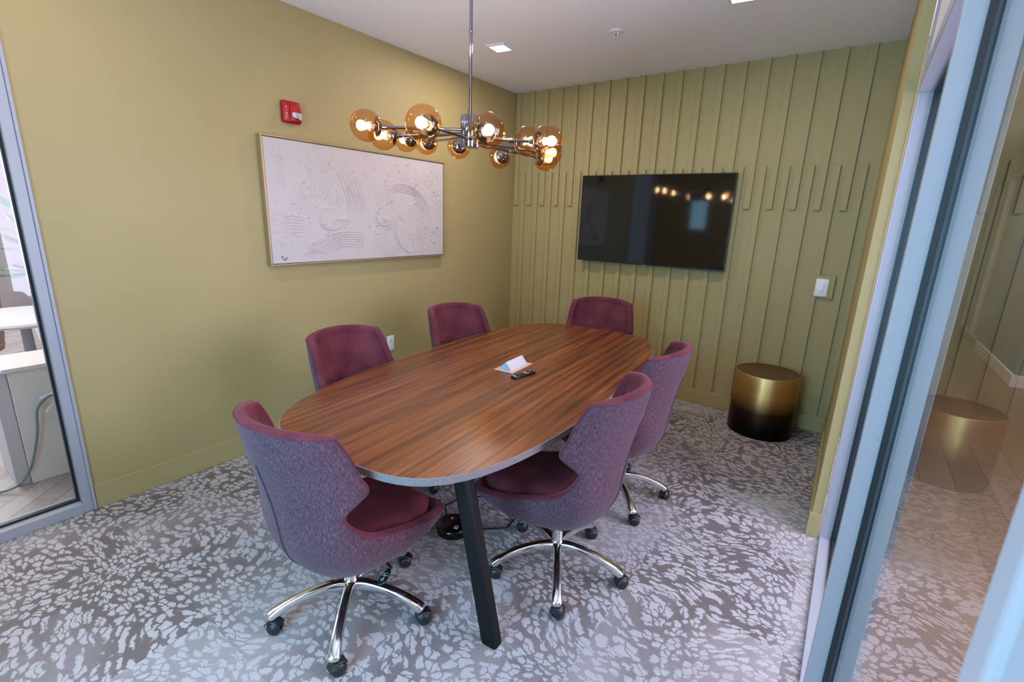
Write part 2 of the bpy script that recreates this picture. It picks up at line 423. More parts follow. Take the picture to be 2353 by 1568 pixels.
# ------------------------------------------------------------------ left glazed front
w1 = struct(new_obj('window_1', B((-0.11, YL - 0.052, 0.0), (0.006, YL - 0.014, H), 0.002), WHITEFRAME))
bm = bmesh.new(); box(bm, (-0.11, YL - 0.014, 0.0), (0.016, YL, H), 0.004)      # bright raised edge beside the plaster
new_obj('frame_edge', bm, WHITEFRAME, w1)
new_obj('sill_rail', B((-0.11, YF + 0.02, 0.0), (0.006, YL - 0.052, 0.052), 0.002), WHITEFRAME, w1)
new_obj('head_rail', B((-0.11, YF + 0.02, H - 0.06), (0.006, YL - 0.052, H), 0.002), WHITEFRAME, w1)
new_obj('frame', B((-0.11, YF + 0.0, 0.0), (0.006, YF + 0.05, H), 0.002), WHITEFRAME, w1)
bm = bmesh.new(); box(bm, (-0.066, YL - 0.064, 0.052), (-0.040, YL - 0.0525, H - 0.06)); box(bm, (-0.066, YF + 0.05, 0.0525), (-0.040, YL - 0.064, 0.064))
new_obj('gasket', bm, GASKET, w1)
new_obj('pane', B((-0.057, YF + 0.05, 0.060), (-0.049, YL - 0.060, H - 0.06)), GLASS, w1)

# ------------------------------------------------------------------ right glazed partition
# far light: jamb, threshold, head, panel over the head
w2 = struct(new_obj('window_2', B((XF0 - 0.001, YJ, 0.0), (XF1, YJ + 0.05, H), 0.002), WHITEFRAME))
new_obj('frame_edge', B((XF0 - 0.004, YJ - 0.006, 0.0), (XF0 + 0.004, YJ + 0.02, H), 0.0015), WHITEFRAME, w2)
new_obj('threshold', B((XF0, YM + 0.05, 0.0), (XF1, YJ, 0.012), 0.002), WHITEFRAME, w2)
new_obj('head_rail', B((XF0 - 0.006, YM + 0.05, 2.10), (XF1, YJ, 2.16), 0.002), WHITEFRAME, w2)
new_obj('transom_panel', B((XF0 + 0.004, YM + 0.05, 2.16), (XF1 - 0.004, YJ, H)), WHITEPL, w2)
bm = bmesh.new()
for a, b in ((XG - 0.016, XG - 0.0045), (XG + 0.0045, XG + 0.016)):
    box(bm, (a, YJ - 0.008, 0.012), (b, YJ, 2.10)); box(bm, (a, YM + 0.05, 0.012), (b, YJ - 0.008, 0.018)); box(bm, (a, YM + 0.05, 2.094), (b, YJ - 0.008, 2.10))
new_obj('gasket', bm, GASKET, w2)
new_obj('pane', B((XG - 0.004, YM + 0.05, 0.013), (XG + 0.004, YJ - 0.001, 2.099)), GLASS, w2)
# near light: mullion, stile by the camera, pane
w3 = struct(new_obj('window_3', B((XF0 + 0.004, YM, 0.0), (XF1, YM + 0.05, H), 0.002), WHITEFRAME))
new_obj('gasket', (lambda bm: (box(bm, (XG - 0.017, YM - 0.010, 0.06), (XG - 0.0045, YM, H - 0.05)), box(bm, (XG + 0.0045, YM - 0.010, 0.06), (XG + 0.017, YM, H - 0.05)), bm)[-1])(bmesh.new()), GASKET, w3)
new_obj('stile', B((XF0 + 0.003, YN - 0.04, 0.0), (XF1, YN, H), 0.006, 3), WHITEFRAME, w3)
new_obj('sill_rail', B((XF0 + 0.004, YN, 0.0), (XF1, YM, 0.012), 0.002), WHITEFRAME, w3)
new_obj('head_rail', B((XF0 + 0.004, YN, H - 0.05), (XF1, YM, H), 0.002), WHITEFRAME, w3)
new_obj('pane', B((XG - 0.004, YN, 0.013), (XG + 0.004, YM - 0.001, H - 0.05)), GLASS, w3)

# ------------------------------------------------------------------ the places beyond the glass
struct(new_obj('floor_lobby', B((-7.0, -9.0, -0.06), (-0.061, 1.5, -0.004)), HERRING))
struct(new_obj('ceiling_lobby', B((-7.0, -9.0, H + 0.1), (-0.125, 1.5, H + 0.2)), CEIL))
bm = bmesh.new(); box(bm, (-7.1, -3.4, -0.06), (-7.0, 1.5, H + 0.1)); box(bm, (-7.0, 1.5, -0.06), (-0.125, 1.6, H + 0.1)); box(bm, (-7.1, -9.0, -0.06), (-7.0, -6.6, H + 0.1))
struct(new_obj('wall_lobby', bm, LOBBYWALL))
struct(new_obj('floor_corridor', B((3.241, -9.0, -0.05), (4.95, 10.0, 0.0)), CORRWOOD))
struct(new_obj('ceiling_corridor', B((3.245, -9.0, H), (4.95, 10.0, H + 0.08)), CEIL))
bm = bmesh.new(); box(bm, (4.58, 2.73, 0), (4.95, 4.7, H))
struct(new_obj('wall_corridor', bm, GREYBLUE))
bm = bmesh.new(); box(bm, (4.566, 2.716, 0), (4.95, 2.73, 0.13), 0.002); box(bm, (4.566, 2.73, 0), (4.58, 4.7, 0.13), 0.002)
struct(new_obj('baseboard_corridor', bm, WHITEPL))
bm = bmesh.new(); box(bm, (4.66, 4.7, 0), (4.95, 10.0, H)); box(bm, (3.2, 10.0, 0), (4.95, 10.1, H)); box(bm, (4.90, -9.0, 0), (4.95, -3.1, H)); box(bm, (4.90, -1.0, 0), (4.95, 2.70, H)); box(bm, (4.90, -3.1, 0), (4.95, -1.0, 0.35)); box(bm, (4.90, -3.1, 2.6), (4.95, -1.0, H)); box(bm, (3.165, 0.12, 0), (3.235, 10.0, H))  # the opening in the side wall is added, out of view, for the fill lamp
struct(new_obj('wall_corridor_far', bm, TAUPE))
w5 = struct(new_obj('window_5', B((4.60, 4.80, 0.0), (4.66, 4.88, 2.3), 0.003), WHITEFRAME))
for y in (5.5, 6.3, 7.1, 7.9): new_obj('mullion', B((4.60, y, 0.10), (4.66, y + 0.07, 2.3), 0.003), WHITEFRAME, w5)
new_obj('sill_rail', B((4.60, 4.88, 0.0), (4.66, 7.97, 0.10), 0.003), WHITEFRAME, w5); new_obj('head_rail', B((4.60, 4.88, 2.3), (4.66, 7.97, 2.38), 0.003), WHITEFRAME, w5)

# ------------------------------------------------------------------ conference table
TCX, TCY, TROT = 1.564, -2.150, 0.074
TA, TB, TN, TM = 0.615, 1.234, 4.303, 2.495
def oval(s, n=96):
    pts = []
    for k in range(n):
        a = 2 * PI * k / n; c, d = math.cos(a), math.sin(a)
        # implicit |u/a|^n + |v/b|^m = 1 solved along the ray
        lo, hi = 0.0, 3.0
        for _ in range(50):
            m = (lo + hi) / 2
            if abs(m * c) ** TN + abs(m * d) ** TM < 1: lo = m
            else: hi = m
        pts.append((lo * c * (TA - s), lo * d * (TB - s)))
    return pts
def slab(bm, rings):
    """rings: list of (inset, z, mat)"""
    R = [[bm.verts.new((x, y, z)) for x, y in oval(s)] for s, z, _ in rings]
    n = len(R[0])
    for (a, b, r) in zip(R, R[1:], rings[1:]):
        for k in range(n): bm.faces.new([a[k], a[(k + 1) % n], b[(k + 1) % n], b[k]])
    bm.faces.new(R[-1]); bm.faces.new(R[0][::-1])
table = thing('conference_table', 'long oval walnut conference table on slanted black legs', 'table', (TCX, TCY, 0), TROT)
bm = bmesh.new(); slab(bm, [(0.006, 0.7125, 0), (0.0042, 0.7385, 0), (0.0046, 0.7396, 0), (0.006, 0.740, 0)])
top = new_obj('tabletop', bm, TABLEWOOD, table, smooth=True)
bm = bmesh.new()
R = [[bm.verts.new((x, y, z)) for x, y in oval(s)] for s, z in ((0.0085, 0.7115), (0.0015, 0.7115), (0.0, 0.713), (0.0, 0.7385), (0.0015, 0.7397), (0.0041, 0.7397))]
n = len(R[0])
for a, b in zip(R, R[1:]):
    for k in range(n): bm.faces.new([a[k], a[(k + 1) % n], b[(k + 1) % n], b[k]])
eb = new_obj('edge_band', bm, EDGEBAND, top, smooth=True); eb['label'] = 'grey edge band'
for su, sv in ((1, -1), (-1, -1), (1, 1), (-1, 1)):
    f = Vector((su * 0.515, sv * 0.963, 0)); t = Vector((su * 0.362, sv * 0.963, 0.711))
    bm = bmesh.new(); w, d = 0.034, 0.026
    rg = []
    for p, k in ((f, 1.0), (t, 1.0)):
        rg.append([bm.verts.new((p.x + a * w * k, p.y + b * d * k, p.z)) for a, b in ((-1, -1), (1, -1), (1, 1), (-1, 1))])
    for k in range(4): bm.faces.new([rg[0][k], rg[0][(k + 1) % 4], rg[1][(k + 1) % 4], rg[1][k]])
    bm.faces.new(rg[0][::-1]); bm.faces.new(rg[1])
    es = [e for e in bm.edges if abs(e.verts[0].co.z - e.verts[1].co.z) > 0.3]
    bmesh.ops.bevel(bm, geom=es, offset=0.012, segments=2, profile=0.5, affect='EDGES')
    new_obj('leg', bm, BLACKMETAL, table)
for sv in (-1, 1):
    new_obj('cross_rail', B((-0.36, sv * 0.963 - 0.02, 0.665), (0.36, sv * 0.963 + 0.02, 0.7115), 0.003), BLACKMETAL, table)
new_obj('stretcher', B((-0.03, -0.94, 0.672), (0.03, 0.94, 0.7115), 0.003), BLACKMETAL, table)

# ------------------------------------------------------------------ chairs
ST = [  # centre (y, z) of the outer surface, rim point (x, y, z), section exponent
    (0.338, 0.392, 0.150, 0.341, 0.400, 2.6),
    (0.298, 0.340, 0.208, 0.301, 0.398, 2.8),
    (0.165, 0.297, 0.240, 0.165, 0.424, 3.0),
    (0.040, 0.286, 0.247, 0.040, 0.462, 3.0),
    (-0.070, 0.294, 0.247, -0.050, 0.492, 2.9),
    (-0.160, 0.325, 0.244, -0.108, 0.528, 2.7),
    (-0.222, 0.385, 0.238, -0.148, 0.572, 2.4),
    (-0.253, 0.460, 0.230, -0.168, 0.612, 2.2),
    (-0.264, 0.540, 0.234, -0.160, 0.640, 2.0),
    (-0.276, 0.620, 0.250, -0.126, 0.668, 1.9),
    (-0.292, 0.700, 0.264, -0.099, 0.702, 1.85),
    (-0.311, 0.780, 0.259, -0.124, 0.757, 1.8),
    (-0.328, 0.865, 0.250, -0.155, 0.842, 1.8),
    (-0.337, 0.932, 0.236, -0.190, 0.910, 1.8)]
NS, NT = 44, 24
def shell_point(row, t):
    cy, cz, ex, ey, ez, n = row; a = abs(t) * PI / 2
    X = ex * math.sin(a) ** (2 / n); h = 1 - max(0.0, math.cos(a)) ** (2 / n)
    return Vector((math.copysign(X, t), cy + (ey - cy) * h, cz + (ez - cz) * h))
ROWS = catmull(ST, NS)
TS = [-1 + 2 * j / NT for j in range(NT + 1)]
# spread the samples so they do not bunch up in the flat middle of each section
TS = [math.copysign(abs(t) ** 1.0, t) for t in TS]
OUT = [[shell_point(r, t) for t in TS] for r in ROWS]
def grid_normals(G):
    n, m = len(G), len(G[0]); N_ = []
    for i in range(n):
        row = []
        for j in range(m):
            a = G[min(i + 1, n - 1)][j] - G[max(i - 1, 0)][j]; b = G[i][min(j + 1, m - 1)] - G[i][max(j - 1, 0)]
            v = b.cross(a)
            row.append(v.normalized() if v.length > 1e-9 else Vector((0, 0, 1)))
        N_.append(row)
    return N_
NRM = grid_normals(OUT)
if NRM[8][NT // 2].z < 0 or NRM[NS // 4][NT // 2].z < 0: NRM = [[-v for v in r] for r in NRM]
for _ in range(3):      # smooth the offset directions so the lining does not fold
    NRM = [[((NRM[i][j] * 2 + NRM[max(i - 1, 0)][j] + NRM[min(i + 1, NS - 1)][j] + NRM[i][max(j - 1, 0)] + NRM[i][min(j + 1, NT)])).normalized() for j in range(NT + 1)] for i in range(NS)]
def inner(i, j, th): return OUT[i][j] + NRM[i][j] * th
TH = 0.037
def make_shell():
    bm = bmesh.new()
    A = [[bm.verts.new(OUT[i][j]) for j in range(NT + 1)] for i in range(NS)]
    Bv = [[bm.verts.new(inner(i, j, TH)) for j in range(NT + 1)] for i in range(NS)]
    for i in range(NS - 1):
        for j in range(NT):
            bm.faces.new([A[i][j], A[i][j + 1], A[i + 1][j + 1], A[i + 1][j]]).material_index = 0
            bm.faces.new([Bv[i][j], Bv[i + 1][j], Bv[i + 1][j + 1], Bv[i][j + 1]]).material_index = 1
    bd = [(i, 0) for i in range(NS)] + [(NS - 1, j) for j in range(1, NT + 1)] + [(i, NT) for i in range(NS - 2, -1, -1)] + [(0, j) for j in range(NT - 1, 0, -1)]
    # rounded rim: two extra loops
    ctr = {}
    def out_dir(i, j):
        if (i, j) in ctr: return ctr[(i, j)]
        d = Vector((0, 0, 0))
        if j == 0: d += OUT[i][0] - OUT[i][1]
        if j == NT: d += OUT[i][NT] - OUT[i][NT - 1]
        if i == NS - 1: d += (OUT[i][j] - OUT[i - 1][j]).normalized() * 0.05
        if i == 0: d += (OUT[0][j] - OUT[1][j]).normalized() * 0.05
        return d.normalized()
    L1 = [bm.verts.new(OUT[i][j] + NRM[i][j] * 0.010 + out_dir(i, j) * 0.006) for i, j in bd]
    L2 = [bm.verts.new(OUT[i][j] + NRM[i][j] * (TH - 0.010) + out_dir(i, j) * 0.006) for i, j in bd]
    m = len(bd)
    for k in range(m):
        q = (k + 1) % m; a, b = A[bd[k][0]][bd[k][1]], A[bd[q][0]][bd[q][1]]; c, d = Bv[bd[k][0]][bd[k][1]], Bv[bd[q][0]][bd[q][1]]
        for f in ([a, b, L1[q], L1[k]], [L1[k], L1[q], L2[q], L2[k]], [L2[k], L2[q], d, c]): bm.faces.new(f).material_index = 1
    return bm
def pad(i0, i1, j0, j1, top_th):
    """A thin stuffed panel lying on the lining, its border tucked in."""
    bm = bmesh.new(); V = {}
    for i in range(i0, i1 + 1):
        for j in range(j0, j1 + 1):
            e = min(i - i0, i1 - i, j - j0, j1 - j)
            k = (0.0, 0.7, 0.93, 1.0)[min(e, 3)]
            V[i, j] = bm.verts.new(inner(i, j, TH - 0.004 + (top_th + 0.004) * k))
    for i in range(i0, i1):
        for j in range(j0, j1): bm.faces.new([V[i, j], V[i + 1, j], V[i + 1, j + 1], V[i, j + 1]])
    return bm
def make_cushion():
    bm = bmesh.new(); n, m = 20, 18
    def hw(y):
        u = (y + 0.185) / 0.505
        keys = [(0.0, 0.125), (0.12, 0.172), (0.35, 0.196), (0.65, 0.198), (0.85, 0.180), (1.0, 0.118)]
        for (a, b), (c, d) in zip(keys, keys[1:]):
            if u <= c: return b + (d - b) * (u - a) / (c - a)
        return keys[-1][1]
    def topz(y, t):
        base = 0.478 - 0.10 * max(0, y - 0.05) ** 1.25 - 0.05 * max(0, -0.05 - y)
        return base - 0.012 * (1 - abs(t) ** 2) * 0 - 0.006 * t * t
    T = []; Bt = []
    for i in range(n + 1):
        y = -0.185 + 0.505 * i / n; rt = []; rb = []
        for j in range(m + 1):
            t = -1 + 2 * j / m; e = max(abs(t), abs(2 * i / n - 1))
            dz = 0.0 if e < 0.7 else 0.040 * ((e - 0.7) / 0.3) ** 2.4
            x = hw(y) * t
            rt.append(bm.verts.new((x, y, topz(y, t) - dz))); rb.append(bm.verts.new((x * 0.985, y * 0.985, topz(y, t) - 0.085)))
        T.append(rt); Bt.append(rb)
    for i in range(n):
        for j in range(m):
            bm.faces.new([T[i][j], T[i][j + 1], T[i + 1][j + 1], T[i + 1][j]]); bm.faces.new([Bt[i][j], Bt[i + 1][j], Bt[i + 1][j + 1], Bt[i][j + 1]])
    for i in range(n):
        for j, s in ((0, 1), (m, -1)): bm.faces.new([T[i][j], T[i + 1][j], Bt[i + 1][j], Bt[i][j]])
    for j in range(m):
        for i in (0, n): bm.faces.new([T[i][j], T[i][j + 1], Bt[i][j + 1], Bt[i][j]])
    return bm
def subsurf(o, lv=1):
    md = o.modifiers.new('soft', 'SUBSURF'); md.levels = lv; md.render_levels = lv; return o
def strip_on(pts, r):
    bm = bmesh.new(); tube(bm, pts, r, 6); return bm
def leg_mesh():
    bm = bmesh.new()
    prof = [(0.018, 0.126, 0.022, 0.023), (0.060, 0.133, 0.0185, 0.021), (0.120, 0.130, 0.0170, 0.0190), (0.180, 0.120, 0.0175, 0.0175), (0.235, 0.103, 0.0190, 0.0165), (0.270, 0.086, 0.0210, 0.0170), (0.292, 0.071, 0.0215, 0.0175)]
    keys = catmull(prof, 22); rings = []
    for i, (x, z, w, h) in enumerate(keys):
        a = keys[max(i - 1, 0)]; b = keys[min(i + 1, len(keys) - 1)]
        d = Vector((b[0] - a[0], 0, b[1] - a[1])).normalized(); up = Vector((-d.z, 0, d.x))
        ring = []
        for k in range(16):
            an = 2 * PI * k / 16; c, s = math.cos(an), math.sin(an); pw = 0.62
            ring.append(bm.verts.new(Vector((x, 0, z)) + Vector((0, 1, 0)) * w * math.copysign(abs(c) ** pw, c) + up * h * math.copysign(abs(s) ** pw, s)))
        rings.append(ring)
    # rounded tip
    x, z, w, h = keys[-1]; a = keys[-2]; d = Vector((x - a[0], 0, z - a[1])).normalized(); up = Vector((-d.z, 0, d.x))
    for kx, ks in ((0.007, 0.85), (0.011, 0.5)):
        ring = []
        for k in range(16):
            an = 2 * PI * k / 16; c, s = math.cos(an), math.sin(an)
            ring.append(bm.verts.new(Vector((x, 0, z)) + d * kx + Vector((0, 1, 0)) * w * ks * math.copysign(abs(c) ** 0.8, c) + up * h * ks * math.copysign(abs(s) ** 0.8, s)))
        rings.append(ring)
    for a, b in zip(rings, rings[1:]):
        for k in range(16): bm.faces.new([a[k], a[(k + 1) % 16], b[(k + 1) % 16], b[k]])
    bm.faces.new(rings[0][::-1]); bm.faces.new(rings[-1])
    return bm
def caster_mesh():
    """twin-wheel caster under a hood; its pivot at the origin, wheels on z = 0 below"""
    bm = bmesh.new(); r = 0.0265; c = Vector((-0.012, 0, r))
    for s in (-1, 1):
        M = align(c + Vector((0, s * 0.004, 0)), (0, s, 0))
        lathe(bm, [(0, 0), (r * 0.98, 0), (r, 0.002), (r, 0.010), (r * 0.94, 0.0145), (r * 0.75, 0.0185), (r * 0.4, 0.0215), (0, 0.0225)], 24, M)
    # hood over the wheels
    R1 = r + 0.004; hb = 0.021; seg = 16; outer = []; 
    for k in range(seg + 1):
        a = math.radians(12 + 140 * k / seg)
        outer.append([bm.verts.new(c + Vector((math.cos(a) * rr, y, math.sin(a) * rr))) for rr, y in ((R1, -hb), (R1 + 0.0035, -hb + 0.004), (R1 + 0.0035, hb - 0.004), (R1, hb))])
    for a, b in zip(outer, outer[1:]):
        for q in range(4): bm.faces.new([a[q], a[(q + 1) % 4], b[(q + 1) % 4], b[q]])
    bm.faces.new(outer[0][::-1]); bm.faces.new(outer[-1])
    tube(bm, [(0, 0, 0.050), (0, 0, 0.070)], 0.0075, 12)
    return bm

LEVER = [None]
def make_chair(label, base_rot, casters):
    t = thing('office_chair', label, 'chair', group='chairs around the conference table')
    sh = new_obj('shell', make_shell(), [HEATHER, PLUSH], t, smooth='all')
    # piping where the outer cloth meets the rim
    bd = [OUT[i][0] for i in range(NS)] + [OUT[NS - 1][j] for j in range(1, NT + 1)] + [OUT[i][NT] for i in range(NS - 2, -1, -1)]
    p = new_obj('piping', strip_on(bd, 0.0028), PLUSH, sh, smooth='all')
    # seam down the middle of the back
    jc = NT // 2
    new_obj('back_seam', strip_on([OUT[i][jc] - NRM[i][jc] * 0.0003 for i in range(17, NS - 6)], 0.0034), DARKSEAM, sh, smooth='all')
    bp = new_obj('backrest', pad(18, NS - 3, 3, NT - 3, 0.014), PLUSH, t, smooth='all')
    seat = subsurf(new_obj('seat', make_cushion(), PLUSH, t, smooth='all'))
    new_obj('mechanism', B((-0.085, -0.07, 0.252), (0.085, 0.11, 0.292), 0.008), RUBBER, t)
    bm = bmesh.new(); lathe(bm, [(0, 0.098), (0.030, 0.100), (0.033, 0.112), (0.033, 0.135), (0.027, 0.152), (0.0245, 0.156), (0.0245, 0.215), (0.019, 0.218), (0.019, 0.248), (0, 0.248)], 28)
    new_obj('gas_lift', bm, CHROME, t, smooth=True)
    for k in range(5):
        a = base_rot + 2 * PI * k / 5
        lg = new_obj('base_leg', leg_mesh(), CHROME, t, smooth='all', rot=(0, 0, a))
        new_obj('caster', caster_mesh(), RUBBER, lg, loc=(0.291, 0, 0), smooth=True, rot=(0, 0, casters[k]))
    # height lever
    bm = bmesh.new(); tube(bm, [(0.07, 0.070, 0.262), (0.13, 0.066, 0.260), (0.170, 0.06, 0.255)], 0.006, 8)
    lv = new_obj('height_lever', bm, RUBBER, t, smooth=True)
    bm = bmesh.new(); rg = []
    for zz in (0.2475, 0.2505, 0.2535):
        ins = 0.002 if zz != 0.2505 else 0.0
        loop = []
        for k in range(28):
            a = 2 * PI * k / 28; u = math.cos(a); w = 0.020 - 0.008 * (1 - u) / 2
            loop.append(bm.verts.new((0.205 + (0.046 - ins) * u, 0.018 + (w - ins) * math.sin(a), zz)))
        rg.append(loop)
    for a, b in zip(rg, rg[1:]):
        for k in range(28): bm.faces.new([a[k], a[(k + 1) % 28], b[(k + 1) % 28], b[k]])
    bm.faces.new(rg[0][::-1]); bm.faces.new(rg[-1])
    M = Matrix.Translation((0.160, 0.062, 0)) @ Matrix.Rotation(math.radians(-66), 4, 'Z') @ Matrix.Translation((-0.160, -0.018, 0))
    bmesh.ops.transform(bm, matrix=M, verts=bm.verts)
    pd = new_obj('paddle', bm, RUBBER, lv, smooth=True)
    bm = bmesh.new(); zt = 0.2536
    def stroke(a, b, w=0.0011):
        a = Vector(a + (0,)); b = Vector(b + (0,)); d = (b - a).normalized(); n_ = Vector((-d.y, d.x, 0)) * w
        vs = [bm.verts.new((p.x, p.y, zt + q)) for q in (0, 0.0006) for p in (a - n_, b - n_, b + n_, a + n_)]
        for f in ((0, 1, 2, 3), (7, 6, 5, 4), (0, 4, 5, 1), (1, 5, 6, 2), (2, 6, 7, 3), (3, 7, 4, 0)): bm.faces.new([vs[i] for i in f])
    stroke((0.205, 0.006), (0.205, 0.030)); stroke((0.205, 0.018), (0.222, 0.018)); stroke((0.222, 0.013), (0.222, 0.023)); stroke((0.222, 0.013), (0.229, 0.013))
    stroke((0.229, 0.013), (0.229, 0.023)); stroke((0.205, 0.014), (0.193, 0.014)); stroke((0.198, 0.009), (0.191, 0.018)); stroke((0.190, 0.022), (0.197, 0.027)); stroke((0.233, 0.016), (0.236, 0.016))
    bmesh.ops.transform(bm, matrix=M, verts=bm.verts)
    new_obj('lever_mark', bm, LEVERMARK, lv)
    return t
DARKSEAM = plain('dark_seam_thread', lin(62, 44, 60), 0.9)  # seam tube in a dark plum of its own

def copy_tree(o, parent=None):
    c = o.copy(); COL.objects.link(c)
    if parent is not None: c.parent = parent
    for ch in list(o.children): copy_tree(ch, c)
    return c
CH = [  # x, y, yaw deg, base angle, seat height change, label
    (1.610, -3.289, 0.3, 4.180, -0.016, 'plum office chair at the near end of the table, back to the camera'),
    (2.138, -2.583, 95.0, 3.993, 0.010, 'plum office chair beside the front table leg, its seat pushed under the table'),
    (2.089, -1.844, 92.5, 5.489, 0.0, 'plum office chair on the bin side, farther from the camera'),
    (1.069, -2.709, -83.2, 4.6, 0.0, 'plum office chair under the white artwork, in front of the wall outlet'),
    (0.983, -1.787, -97.4, 4.2, 0.0, 'plum office chair on the artwork side, nearest the corner of the room'),
    (1.483, -0.894, 200.8, 4.9, 0.0, 'plum office chair at the far end of the table below the television')]
first = None
chairs = []
cast = [0.5, 2.4, 4.0, 1.3, 5.2]
for i, (x, y, yaw, br, dh, lab) in enumerate(CH):
    yr = math.radians(yaw)
    if first is None:
        o = first = make_chair(lab, 0.0, cast)
    else:
        o = copy_tree(first)
    chairs.append((o, x, y, yr, br, dh, lab))
for o, x, y, yr, br, dh, lab in chairs:
    o.location = (x, y, 0); o.rotation_euler = (0, 0, yr); o['label'] = lab
    k = 0
    for c in o.children:
        nm = c.name.split('.')[0]
        if nm == 'base_leg':
            c.rotation_euler = (0, 0, br - yr + 2 * PI * k / 5)
            for g in c.children: g.rotation_euler = (0, 0, math.radians(-125 + (-30, 25, 5, -15, 35)[k]) - br - 2 * PI * k / 5)
            k += 1
        elif nm != 'gas_lift':
            c.location = (0, 0, dh)

# ------------------------------------------------------------------ things on and under the table
pb = thing('table_power_box', 'pale triangular pop-up power box set in the middle of the table', 'power box', (1.560, -2.140, 0.7402), 0.075)
new_obj('face_plate', B((-0.060, -0.112, 0), (0.060, 0.112, 0.003), 0.0012), POWERPL, pb)
def prism(bm, pts, y0, y1):
    a = [bm.verts.new((x, y0, z)) for x, z in pts]; b = [bm.verts.new((x, y1, z)) for x, z in pts]
    bm.faces.new(a); bm.faces.new(b[::-1])
    for k in range(len(pts)): bm.faces.new([a[k], b[k], b[(k + 1) % len(pts)], a[(k + 1) % len(pts)]])
bm = bmesh.new(); prism(bm, [(0.036, 0.003), (0.036, 0.0045), (0.002, 0.0475), (-0.001, 0.0475), (-0.001, 0.046), (0.033, 0.003)], -0.088, 0.088)
new_obj('lid', bm, HOODPL, pb)
bm = bmesh.new(); prism(bm, [(0.032, 0.003), (-0.001, 0.0455), (-0.030, 0.020), (-0.036, 0.003)], -0.084, 0.084)
new_obj('housing', bm, HOODEND, pb)
for x, y in ((-0.05, -0.1), (0.05, -0.1), (-0.05, 0.1), (0.05, 0.1)):
    bm = bmesh.new(); lathe(bm, [(0.003, 0), (0.003, 0.0038), (0, 0.0042)], 10, Matrix.Translation((x, y, 0))); new_obj('screw', bm, POWERPL, pb)
rm = thing('remote_control', 'slim black remote control lying beside the pop-up power box', 'remote control', (1.693, -2.240, 0.7402), -0.155)
bm = bmesh.new(); box(bm, (-0.019, -0.080, 0), (0.019, 0.080, 0.015), 0.005, 3); new_obj('body', bm, plain('remote_black', lin(22, 20, 20), 0.3), rm, smooth=True)
for q, (x, y, w, h) in enumerate([(0, -0.068, 0.010, 0.0025), (-0.010, 0.012, 0.003, 0.003), (0, 0.012, 0.003, 0.003), (0.010, 0.012, 0.003, 0.003), (-0.010, 0.024, 0.003, 0.003), (0.010, 0.026, 0.003, 0.005), (-0.009, 0.060, 0.003, 0.003)]):
    new_obj('button', B((x - w, y - h, 0.0148), (x + w, y + h, 0.0158), 0.0004, 1), WHITEPL, rm)
bm = bmesh.new(); lathe(bm, [(0.007, 0.0149), (0.013, 0.0149), (0.013, 0.0156), (0.007, 0.0156)], 24, Matrix.Translation((0, 0.046, 0)))
new_obj('navigation_ring', bm, BEZEL, rm)
fb = thing('floor_power_box', 'black round power box on the carpet under the table', 'power box', (1.585, -2.665, 0), 0.3)
bm = bmesh.new(); lathe(bm, [(0, 0), (0.085, 0), (0.085, 0.03), (0.080, 0.038), (0, 0.042)], 32); new_obj('housing', bm, plain('gloss_black', lin(14, 14, 15), 0.15), fb, smooth=True)
for x, y, s in ((0.03, -0.03, 0.011), (-0.02, 0.03, 0.006), (0.04, 0.03, 0.006)):
    new_obj('socket_cover', B((x - s, y - s, 0.038), (x + s, y + s, 0.0445), 0.002), LENS, fb)
bm = bmesh.new(); tube(bm, [(1.64, -2.62, 0.02), (1.72, -2.58, 0.015), (1.80, -2.50, 0.010), (1.78, -2.36, 0.008), (1.62, -2.30, 0.008), (1.45, -2.40, 0.008), (1.42, -2.55, 0.01), (1.52, -2.64, 0.02)], 0.005, 8)
tag(new_obj('power_cord', bm, RUBBER, smooth='all'), 'black cord looped on the carpet around the floor power box', 'cord')

# ------------------------------------------------------------------ drum side table
dr = thing('drum_table', 'cylindrical bronze drum table fading to black against the battened wall', 'side table', (2.622, -0.262, 0))
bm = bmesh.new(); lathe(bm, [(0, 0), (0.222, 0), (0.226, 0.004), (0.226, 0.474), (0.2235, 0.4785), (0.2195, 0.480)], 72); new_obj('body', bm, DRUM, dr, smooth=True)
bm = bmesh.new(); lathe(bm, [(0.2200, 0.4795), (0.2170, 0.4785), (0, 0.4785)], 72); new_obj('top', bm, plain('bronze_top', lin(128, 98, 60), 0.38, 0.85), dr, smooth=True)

# ------------------------------------------------------------------ television (turned slightly on its bracket)
tv = thing('television', 'flat black television on the battened wall', 'television', (1.500, -0.072, 1.563), math.radians(0.9))
new_obj('frame', B((-0.662, -0.006, -0.383), (0.662, 0.028, 0.383), 0.003), BEZEL, tv)
new_obj('screen', B((-0.656, -0.0085, -0.372), (0.656, -0.0055, 0.377)), SCREEN, tv)
new_obj('logo_tab', B((-0.022, -0.0075, -0.390), (0.022, 0.004, -0.3825), 0.001), plain('tab_grey', lin(120, 120, 124), 0.3), tv)
new_obj('back_cover', B((-0.45, 0.027, -0.25), (0.45, 0.036, 0.2), 0.004), RUBBER, tv)
new_obj('wall_bracket', B((-0.22, 0.034, -0.14), (0.22, 0.046, 0.14), 0.002), BLACKMETAL, tv)

